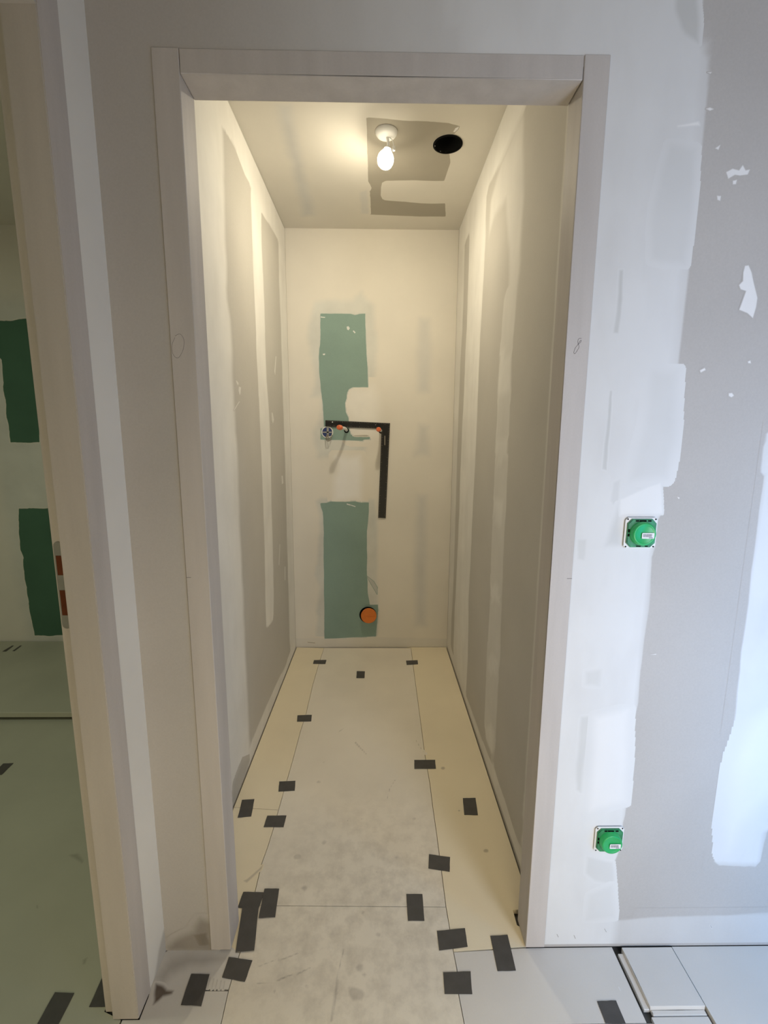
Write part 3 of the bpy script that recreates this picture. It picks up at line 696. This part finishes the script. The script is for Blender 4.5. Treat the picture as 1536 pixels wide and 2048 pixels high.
def scuff(parent, pts, m='dirt_and_shade', f=0.004, th=0.6, wob=0.0015, ox=400, oy=1250, sc=700 / 1536):
    MARKS.setdefault((parent, m), []).append((z_(pts, ox, oy, sc), f, wob, th, False))


def line(a, b, wd):
    a, b = Vector(a), Vector(b); n = (b - a).normalized(); n = Vector((-n.y, n.x)) * wd
    return [tuple(a + n), tuple(b + n * 0.5), tuple(b - n * 0.5), tuple(a - n)]
scuff(pan_main, line((680, 515), (735, 570), 4), 'dirt_and_shade', 0.006, 0.4)
scuff(pan_main, line((858, 680), (832, 720), 1.5), th=0.7); scuff(pan_main, line((832, 720), (820, 772), 1.5), th=0.7)
scuff(pan_main, line((610, 470), (648, 442), 1.2), th=0.5)
scuff(pan_main, line((948, 505), (985, 565), 2.0), th=0.6)
for p, r in (((710, 850), 6), ((650, 856), 5), ((616, 925), 8), ((760, 910), 6), ((793, 940), 4), ((862, 1020), 9), ((545, 955), 12), ((775, 1085), 4), ((830, 850), 3), ((430, 1020), 20), ((545, 603), 6), ((460, 1155), 18), ((940, 850), 10), ((520, 690), 10)):
    scuff(pan_main, [(p[0] + r * (0.6 + 0.7 * random.random()) * math.cos(t), p[1] + 0.7 * r * (0.6 + 0.7 * random.random()) * math.sin(t)) for t in (k * math.pi / 4 for k in range(8))], 'dirt_and_shade', 0.006, 0.22 if r > 5 else 0.55)
T = dict(ox=400, oy=1600, sc=700 / 1536)
scuff(pan_thresh, line((250, 735), (345, 700), 2), th=0.45, **T); scuff(pan_thresh, line((345, 705), (440, 668), 3), th=0.5, **T)
scuff(pan_thresh, line((245, 808), (320, 800), 2), th=0.5, **T); scuff(pan_thresh, line((340, 790), (410, 765), 4), th=0.6, **T); scuff(pan_thresh, line((420, 768), (485, 735), 3), th=0.6, **T)
scuff(pan_thresh, line((632, 650), (600, 800), 2.5), th=0.45, **T); scuff(pan_thresh, line((600, 790), (575, 975), 5), 'dirt_and_shade', 0.008, 0.45, **T)
for p, r in (((690, 850), 38), ((720, 770), 8), ((470, 820), 8), ((325, 840), 8), ((600, 850), 6), ((460, 390), 14), ((780, 590), 10), ((715, 495), 8), ((700, 735), 15)):
    scuff(pan_thresh, [(p[0] + r * (0.6 + 0.7 * random.random()) * math.cos(t), p[1] + r * (0.6 + 0.7 * random.random()) * math.sin(t)) for t in (k * math.pi / 4 for k in range(8))], 'dirt_and_shade', 0.008, 0.3, **T)
scuff(pan_left, [(915, 1440), (960, 1455), (985, 1475), (1020, 1480), (1015, 1495), (960, 1510), (935, 1535), (905, 1555)], 'dirt_hard', 0.010, 0.95, 0.003, 0, 1480, 520 / 1536)
scuff(pan_left, ([(920, 1420), (1000, 1280), (1250, 1275), (1330, 1290), (1100, 1330), (1000, 1400), (960, 1480)]), 'dirt_and_shade', 0.04, 0.45, 0.006, 0, 1480, 520 / 1536)
for (a, b) in (((1240, 1405), (1228, 1470)), ((1262, 1410), (1250, 1472)), ((1285, 1415), (1272, 1474)), ((1308, 1420), (1296, 1476)), ((1328, 1424), (1318, 1476))):
    scuff(pan_left, line(a, b, 3), 'dirt_and_shade', 0.004, 0.35, 0.0005, 0, 1480, 520 / 1536)
scuff(pan_hall, line((680, 1358), (692, 1382), 3), 'plaster_white', 0.002, 0.8, 0.0005, 1000, 1500, 536 / 1536)
for p in ((1066, 628, 9), (1255, 992, 11), (1137, 816, 4)):
    skim(floor, 'scuff_shade_mark', 2, 0, 1, base='floor_cream', px=z_([(p[0] + p[2] * math.cos(t), p[1] + 0.7 * p[2] * math.sin(t)) for t in (k * math.pi / 4 for k in range(8))], 400, 1250, 700 / 1536), m='dirt_and_shade', feather=0.006, wob=0.002, thick=0.5)
skim(floor, 'scuff_shade_mark', 2, 0, 1, z_([(190, 355), (205, 348), (262, 300), (276, 286), (270, 302), (225, 345), (205, 362)], 400, 1600, 700 / 1536), 'dirt_and_shade', 0.006, 0.001, 0.35, base='floor_cream')
for pts in ([(410, 680), (455, 672), (485, 720), (480, 730), (440, 700)], [(490, 1300), (510, 1290), (500, 1325), (488, 1328)], [(215, 975), (222, 975), (222, 992), (214, 990)]):
    skim(floor, 'scuff_shade_mark', 2, 0, 1, z_(pts, 0, 1480, 520 / 1536), 'dirt_hard', 0.012, 0.003, 0.35, base='floor_side')

for (pa, mm), L_ in sorted(MARKS.items(), key=lambda kv: kv[0][1]):
    skim(pa, 'scuff_shade_mark', 2, 0.0, 1, L_[0][0], mm, *L_[0][1:], step=0.004, more=L_[1:])

# ================================================================== tape strips
def tape(px, label, z=0.0, world=None):
    pts = world or [tuple(un(p, 2, z).xy) for p in px]
    if signed(pts) < 0:
        pts.reverse()
    fine = []
    for a, b in zip(pts, pts[1:] + pts[:1]):
        a, b = Vector(a), Vector(b); n = 4
        fine += [tuple(a + (b - a) * t / n + Vector((random.uniform(-1, 1), random.uniform(-1, 1))) * 0.0004) for t in range(n)]
    bm = prism([(x, y, z + 0.0008) for x, y in fine], (0, 0, 0.0006))
    cx = sum(p[0] for p in pts) / len(pts); cy = sum(p[1] for p in pts) / len(pts)
    bmesh.ops.translate(bm, verts=bm.verts, vec=(-cx, -cy, -z))
    o = build('tape_strip', bm, 'tape', None, label=label, category='tape', group='tape strips on the floor panels')
    o.location = (cx, cy, z)
    return o


t3 = lambda p: z_(p, 400, 1250, 700 / 1536)
t4 = lambda p: z_(p, 400, 1600, 700 / 1536)
t2 = lambda p: z_(p, 0, 1480, 520 / 1536)
t5 = lambda p: z_(p, 1000, 1500, 536 / 1536)
tape(t3([(500, 155), (555, 154), (550, 172), (496, 171)]), 'dark grey tape across the left joint, nearest the back wall')
tape(t3([(904, 157), (955, 155), (957, 173), (907, 176)]), 'dark grey tape on the right joint, nearest the back wall')
tape(t3([(688, 203), (724, 204), (722, 234), (686, 234)]), 'small square dark tape alone in the middle of the floor near back wall')
tape(t3([(428, 397), (491, 395), (488, 424), (425, 425)]), 'dark grey tape across the left joint, second from the back wall')
tape(t3([(940, 593), (1032, 593), (1035, 632), (941, 632)]), 'wide dark grey tape on the right joint, halfway along the closet floor')
tape(t3([(348, 688), (419, 685), (416, 728), (344, 732)]), 'dark grey tape across the left joint, third from the back wall')
tape(t3([(185, 768), (239, 765), (225, 841), (165, 847)]), 'upright dark tape bridging the two cream edge panels by the left wall')
tape(t3([(295, 838), (380, 837), (367, 888), (279, 888)]), 'dark grey tape just below the corner of the upper cream edge panel')
tape(t3([(1153, 761), (1209, 760), (1220, 836), (1160, 834)]), 'upright dark tape alone on the panel beside the right wall')
tape(t3([(1005, 1007), (1097, 1020), (1096, 1084), (1002, 1070)]), 'tilted dark tape on the right joint above the cross joint')
tape(t4([(190, 404), (282, 407), (258, 477), (165, 475)]), 'dark tape lying crosswise at the left end of the three overlapping tapes', 0.0)
tape(t4([(283, 390), (348, 390), (330, 515), (257, 520)]), 'dark tape forming the right side of the three overlapping tapes', 0.0008)
tape(t4([(185, 476), (258, 470), (238, 662), (156, 668)]), 'long dark tape running down from the overlapping tapes by left post', 0.0016)
tape(t4([(127, 690), (230, 706), (197, 800), (97, 780)]), 'tilted dark tape square in front of the left door post')
tape(t4([(906, 414), (976, 414), (985, 532), (912, 531)]), 'upright dark tape over the right end of the cross joint')
tape(t4([(1040, 576), (1162, 564), (1175, 646), (1050, 662)]), 'broad dark tape on the right joint just inside the threshold')
tape(t4([(1274, 598), (1350, 593), (1386, 750), (1305, 752)]), 'long dark tape crossing the threshold beside the right door post')
tape(t4([(1067, 757), (1187, 753), (1195, 853), (1074, 853)]), 'square dark tape on the right joint just outside the threshold')
tape(t2([(1130, 1382), (1238, 1385), (1190, 1573), (1068, 1567)]), 'slanting dark tape on the hall floor beside the striped smudge, left')
tape(t2([(625, 1360), (655, 1375), (690, 1525), (690, 1575), (525, 1580)]), 'dark tape wedge partly under the frame of the left doorway')
tape(t2([(325, 1492), (440, 1496), (345, 1680), (220, 1680)]), 'slanting dark tape cut by the bottom edge, lower left floor')
tape(t2([(20, 140), (80, 138), (10, 207), (-50, 207)]), 'dark tape cut by the left picture edge on side room floor')
tape(t5([(555, 1441), (665, 1437), (720, 1570), (605, 1570)]), 'dark tape cut by the bottom edge, left of the narrow loose board')
zt = 0.042
tape(z_([(95, 990), (110, 990), (48, 1036), (18, 1036)], 0, 1040, 320 / 1260), 'dark dash of tape on the raised board in the side room', zt)
tape(z_([(158, 990), (172, 990), (115, 1033), (97, 1033)], 0, 1040, 320 / 1260), 'thin dark dash of tape on the raised board, nearer the door frame', zt)

# ================================================================== fittings in the closet
# ceiling lamp
cc = un((772.5, 263), 2, ZC)
lamp = thing('ceiling_light', 'lit bare bulb hanging from a round white ceiling rose', 'lamp', (cc.x, cc.y, ZC))
build('ceiling_rose', lathe([(0, -0.021), (0.012, -0.021), (0.026, -0.019), (0.036, -0.0145), (0.041, -0.008), (0.043, -0.003), (0.043, 0.0), (0, 0.0)], cc, (0, 0, 1)), 'white_pl', lamp, smooth=True)
bc = un((770.8, 321), 1, cc.y + 0.010)
st = [(cc.x + 0.004, cc.y, ZC - 0.02), (cc.x + 0.008, cc.y, ZC - 0.04), (cc.x + 0.006, cc.y + 0.002, ZC - 0.060)]
build('cable', tube(smooth_path(st, 5), 0.0055, 10), 'white_pl', lamp, smooth=True)
neck = Vector(st[-1]); ax = (bc - neck).normalized()
build('lamp_holder', lathe([(0, 0), (0.009, 0), (0.013, 0.004), (0.0155, 0.012), (0.0155, 0.026), (0.0145, 0.028), (0, 0.028)], neck - ax * 0.006, ax, 24), 'white_pl', lamp, smooth=True)
L0 = (bc - neck).length - 0.022
prof = [(0, L0 + 0.033), (0.012, L0 + 0.031), (0.022, L0 + 0.025), (0.0262, L0 + 0.0195), (0, L0 + 0.0195)]
build('bulb', lathe(prof, neck + ax * 0.018, ax, 28), 'bulb', lamp, smooth=True)
build('bulb_collar', lathe([(0, L0 + 0.019), (0.0266, L0 + 0.019), (0.0306, L0 + 0.0115), (0.032, L0 + 0.002), (0.0305, L0 - 0.010), (0.024, L0 - 0.020), (0.016, L0 - 0.029), (0.0125, L0 - 0.036), (0, L0 - 0.036)], neck + ax * 0.018, ax, 28), 'bulb_collar', lamp, smooth=True)
kk = un((788, 297), 1, cc.y - 0.005)
build('connector', box(kk + Vector((-0.005, -0.006, -0.008)), kk + Vector((0.005, 0.006, 0.008)), 0.0015, 1), 'white_pl', lamp)
build('wire', tube(smooth_path([(cc.x + 0.012, cc.y, ZC - 0.02), (cc.x + 0.024, cc.y, ZC - 0.03), tuple(kk + Vector((0, 0, 0.006)))], 5), 0.0016, 6), 'white_pl', lamp, smooth=True)

# vent sleeve through the ceiling
vent = thing('vent_pipe', 'open black ventilation pipe end in the ceiling beside the lamp', 'pipe', (HCX, HCY, ZC))
build('sleeve', lathe([(0.0555, -0.003), (0.0555, 0.16), (0.052, 0.16), (0.052, -0.003), (0.0555, -0.003)], (HCX, HCY, ZC), (0, 0, 1), 40), 'void', vent, smooth=True)
build('lip', lathe([(0.052, -0.0045), (0.059, -0.003), (0.059, -0.0012), (0.052, -0.0012), (0.052, -0.0045)], (HCX, HCY, ZC), (0, 0, 1), 40), 'void', vent, smooth=True)
build('damper', lathe([(0, 0.12), (0.0518, 0.12), (0.0518, 0.124), (0, 0.124)], (HCX, HCY, ZC), (0, 0, 1), 40), 'void', vent)

# carpenter's square resting on the two pipes
q = lambda x, y: un((620 + x * 180 / 1536, 820 + y * 180 / 1536), 1, D)
sq_pts = [q(265, 175), q(1365, 226), q(1292, 1842), q(1163, 1836), q(1222, 320), q(265, 285)]
square = thing('carpenter_square', 'black steel carpenter square resting on the two capped water pipes', 'square', q(1365, 226))
bm = prism([(p.x, D - 0.005, p.z) for p in sq_pts], (0, -0.0025, 0))
bmesh.ops.bevel(bm, geom=bm.edges[:], offset=0.0005, segments=1, affect='EDGES')
build('blade', bm, 'black', square)
bm = bmesh.new()
def tick(bm, p, du, dv):
    y = D - 0.0078
    vs = [bm.verts.new((p.x + a * du.x + b * dv.x, y, p.z + a * du.z + b * dv.z)) for a, b in ((0, 0), (1, 0), (1, 1), (0, 1))]
    bm.faces.new(vs)
for (a, b, inw) in ((sq_pts[0], sq_pts[1], Vector((0, 0, -1))), (sq_pts[5], sq_pts[4], Vector((0, 0, 1))), (sq_pts[1], sq_pts[2], Vector((-1, 0, 0))), (sq_pts[4], sq_pts[3], Vector((1, 0, 0)))):
    d = (b - a); n = int(d.length / 0.01)
    for k in range(1, n):
        tick(bm, a + d * k / n + inw * 0.0015, d.normalized() * 0.0012, inw * (0.0085 if k % 5 == 0 else 0.005))
build('scale_marks', bm, 'tick', square)
hp = q(385, 207)
build('hang_hole', lathe([(0, 0), (0.0035, 0), (0.0035, 0.0012), (0, 0.0012)], (hp.x, D - 0.0076, hp.z), (0, -1, 0), 14), 'white_pl', square)
hp = q(1120, 253)
build('hang_hole', lathe([(0, 0), (0.0015, 0), (0.0015, 0.0012), (0, 0.0012)], (hp.x, D - 0.0076, hp.z), (0, -1, 0), 10), 'white_pl', square)
a, b = q(1270, 440), q(1282, 600)
build('maker_mark', box((a.x, D - 0.0082, b.z), (b.x + 0.0006, D - 0.0076, a.z)), 'tick', square)

# water pipes
def pipe(label, wall_px, path, rp, cap_r, cap_len):
    w0 = un(wall_px, 1, D)
    t = thing('water_pipe', label, 'pipe', (w0.x, D, w0.z), 'capped water pipes on the back wall')
    pts = smooth_path([w0 + Vector((0, 0.02, 0))] + [Vector(p) for p in path], 6)
    build('pipe', tube(pts, rp, 14), 'white_pl', t, smooth=True)
    d = (pts[-1] - pts[-3]).normalized()
    build('cap', lathe([(rp * 1.02, -0.006), (cap_r * 0.93, -0.006), (cap_r, -0.002), (cap_r, cap_len * 0.6), (cap_r * 0.86, cap_len * 0.68), (cap_r * 0.86, cap_len), (cap_r * 0.7, cap_len + 0.002), (0, cap_len + 0.002)], pts[-1] - d * 0.004, d, 6 * 3), 'orange_cap', t)
    build('collar', lathe([(rp, 0), (rp + 0.0065, 0), (rp + 0.0055, 0.003), (rp, 0.003)], (w0.x, D - 0.0008, w0.z), (0, -1, 0), 20), 'void', t)
    return t
e1 = un((680, 855), 1, D - 0.150)
m1 = un((690, 857), 1, D - 0.085)
pipe('white water pipe bending left to a red orange cap under the square', (693, 861), [m1, e1], 0.0085, 0.0145, 0.022)
e2 = un((757.5, 859), 1, D - 0.13)
w2 = un((763, 862), 1, D)
pipe('capped water pipe in the inner corner of the black square', (762, 862), [(w2 + e2) / 2, e2], 0.0085, 0.0135, 0.022)

# flush electrical box
jc = un((654.6, 864.5), 1, D)
jb = thing('junction_box', 'round wall box with white rim, blue inside and loose grey wires', 'electrical box', jc)
build('rim', lathe([(0.030, -0.004), (0.030, 0.003), (0.034, 0.003), (0.0355, 0.001), (0.0355, -0.001), (0.030, -0.001)], jc + Vector((0, -0.0012, 0)), (0, -1, 0), 36), 'white_pl', jb, smooth=True)
build('back', lathe([(0, 0), (0.0305, 0), (0.0305, 0.0006), (0, 0.0006)], jc + Vector((0, -0.0012, 0)), (0, -1, 0), 36), 'blue', jb)
bm = bmesh.new(); y0, y1 = jc.y - 0.0032, jc.y - 0.0018
add_box(bm, (jc.x - 0.029, y0, jc.z - 0.004), (jc.x + 0.029, y1, jc.z + 0.004)); add_box(bm, (jc.x - 0.003, y0, jc.z - 0.029), (jc.x + 0.009, y1, jc.z + 0.029))
build('divider', bm, 'grey_pl', jb)
j = lambda x, y, d: un((620 + x * 180 / 1536, 820 + y * 180 / 1536), 1, D - d)
for k, pts in enumerate(([j(285, 430, 0.004), j(275, 480, 0.02), j(300, 530, 0.03), j(345, 510, 0.028), j(375, 440, 0.012), j(365, 410, 0.004)],
                         [j(300, 420, 0.004), j(290, 470, 0.03), j(330, 525, 0.034), j(370, 470, 0.018)],
                         [j(330, 425, 0.004), j(310, 450, 0.02), j(345, 520, 0.03)])):
    build('wire', tube(smooth_path(pts, 6), 0.0021, 6), 'wire', jb, smooth=True)
build('wire_connector', lathe([(0, 0), (0.007, 0), (0.007, 0.009), (0.005, 0.011), (0, 0.011)], j(318, 462, 0.004), (0, -1, -0.2), 12), 'white_pl', jb)

# drain outlet
dh = un((735.8, 1229.5), 1, D)
dc = un((737.4, 1232), 1, D - 0.035)
dr = thing('drain_pipe', 'round orange capped drain pipe end low on the green board', 'pipe', (dh.x, D, dh.z))
build('opening', lathe([(0, 0), (0.0545, 0), (0.0545, 0.0008), (0, 0.0008)], (dh.x, D - 0.0018, dh.z), (0, -1, 0), 40), 'void', dr)  # flat black disc painting the dark of the hole round the pipe
build('pipe', lathe([(0.046, 0), (0.046, 0.028), (0.042, 0.028)], (dc.x, D - 0.001, dc.z), (0, -1, 0), 40), 'void', dr, smooth=True)
build('cap', lathe([(0.0485, 0.0), (0.0495, 0.002), (0.0495, 0.007), (0.0485, 0.009), (0.045, 0.0098), (0.043, 0.0085), (0, 0.0085)], (dc.x, D - 0.026, dc.z), (0, -1, 0), 40), 'orange', dr, label='orange cap')
build('ridge', box((dc.x - 0.028, D - 0.0362, dc.z - 0.002), (dc.x + 0.03, D - 0.0340, dc.z + 0.002), 0.0006, 1), 'orange', dr)

# ================================================================== green covered wall boxes in the hall
def wall_box(loc, label):
    t = thing('wall_box', label, 'electrical box', loc, 'green covered wall boxes'); x, y, z = loc
    def P(pts, y0, dy): return prism([(x + a, y + y0, z + b) for a, b in pts], (0, dy, 0))
    def octa(w, h, cc): return [(-w + cc, -h), (w - cc, -h), (w, -h + cc), (w, h - cc), (w - cc, h), (-w + cc, h), (-w, h - cc), (-w, -h + cc)]
    bm = P(octa(0.0365, 0.0355, 0.006), -0.0005, -0.0030)
    bmesh.ops.bevel(bm, geom=[e for e in bm.edges if abs(e.verts[0].co.y - e.verts[1].co.y) < 1e-6], offset=0.0008, segments=1, affect='EDGES')
    build('mounting_frame', bm, 'white_pl', t)
    bm = P(octa(0.0325, 0.0325, 0.010), -0.0036, -0.0045)
    bmesh.ops.bevel(bm, geom=[e for e in bm.edges if e.verts[0].co.y < y - 0.007 and e.verts[1].co.y < y - 0.007], offset=0.0016, segments=2, affect='EDGES')
    cov = build('cover', bm, 'green_pl_dark', t)
    for (a, b, wd, hh) in ((-0.0125, 0.0285, 0.0035, 0.0014), (0.0, 0.0285, 0.0075, 0.0016), (0.0155, 0.0285, 0.0035, 0.0014), (-0.0295, 0.006, 0.0015, 0.0035), (-0.0295, -0.004, 0.0015, 0.003), (-0.005, -0.0295, 0.005, 0.0011), (0.013, -0.0295, 0.003, 0.0011)):
        build('slot', box((x + a - wd, y - 0.0092, z + b - hh), (x + a + wd, y - 0.0075, z + b + hh)), 'void', cov)
    build('cap', lathe([(0.0285, -0.001), (0.0275, 0.0), (0.0262, 0.010), (0.0250, 0.0122), (0.0225, 0.0130), (0.0205, 0.0120), (0.0195, 0.0115), (0, 0.0112)], (x, y - 0.0081, z), (0, -1, 0), 40), 'green_pl', t, smooth=True, label='round bright green cap')
    for a in (-1, 1):
        for b in (-1, 1):
            build('screw', lathe([(0, 0), (0.0017, 0), (0.0017, 0.0009), (0, 0.0009)], (x + a * 0.0315, y - 0.0035, z + b * 0.0315), (0, -1, 0), 8), 'void', t)
    sx, sz = x + 0.0068, z - 0.0028
    r = 0.0018; W_, H_ = 0.0138, 0.0065
    out = [(sx + cx * (W_ - r) + r * math.cos(tt), sz + cz_ * (H_ - r) + r * math.sin(tt)) for cx, cz_, a0 in ((1, 1, 0), (-1, 1, 90), (-1, -1, 180), (1, -1, 270)) for tt in (math.radians(a0 + d) for d in (0, 30, 60, 90))]
    st_ = build('sticker', prism([(a, y - 0.0213, b) for a, b in out], (0, -0.0003, 0)), 'white_pl', t, label='white barcode sticker')
    bm = bmesh.new(); xx = -0.0112
    for wd in (1.0, 0.5, 1.0, 0.6, 0.5, 1.2, 0.6, 0.9, 0.5, 1.2, 0.6, 0.9):
        add_box(bm, (sx + xx, y - 0.0219, sz - 0.0028), (sx + xx + wd * 0.001, y - 0.0215, sz + 0.0042)); xx += wd * 0.001 + 0.00088
    add_box(bm, (sx + 0.002, y - 0.0219, sz - 0.0052), (sx + 0.0105, y - 0.0215, sz - 0.0038))
    build('barcode', bm, 'print', st_)
    return t
l1 = un((1278.5, 1065), 1, YF); l2 = un((1216, 1675), 1, YF)
wall_box((l1.x, YF - 0.0018, l1.z), 'upper green covered wall box with barcode sticker on the plastered strip')
wall_box((l2.x, YF - 0.0018, l2.z), 'lower green covered wall box with barcode sticker, nearer the floor')

# pencil marks on the frame
pm = [un(p, 1, YP) for p in z_([(222, 412), (202, 414), (196, 440), (205, 470), (190, 500), (175, 520), (168, 510), (178, 480), (198, 455), (215, 440), (220, 425), (210, 432), (195, 455)], 1100, 560, 436 / 1536)]
build('pencil_mark', tube([p + Vector((0, -0.0002, 0)) for p in smooth_path(pm, 4)], 0.00035, 5), 'ink', post_r)
for a, b in (((1134, 1157), (1144, 1157)), ((373, 1155), (382, 1155))):
    build('pencil_mark', tube([un(a, 1, YP), un(b, 1, YP)], 0.0005, 5), 'ink', post_r if a[0] > 700 else post_l)
pm = [un(p, 1, YP) for p in ((350, 672), (360, 668), (368, 680), (366, 700), (356, 716), (346, 708), (344, 690), (350, 675))]
build('pencil_mark', tube(smooth_path(pm, 4), 0.0003, 5), 'ink', post_l)
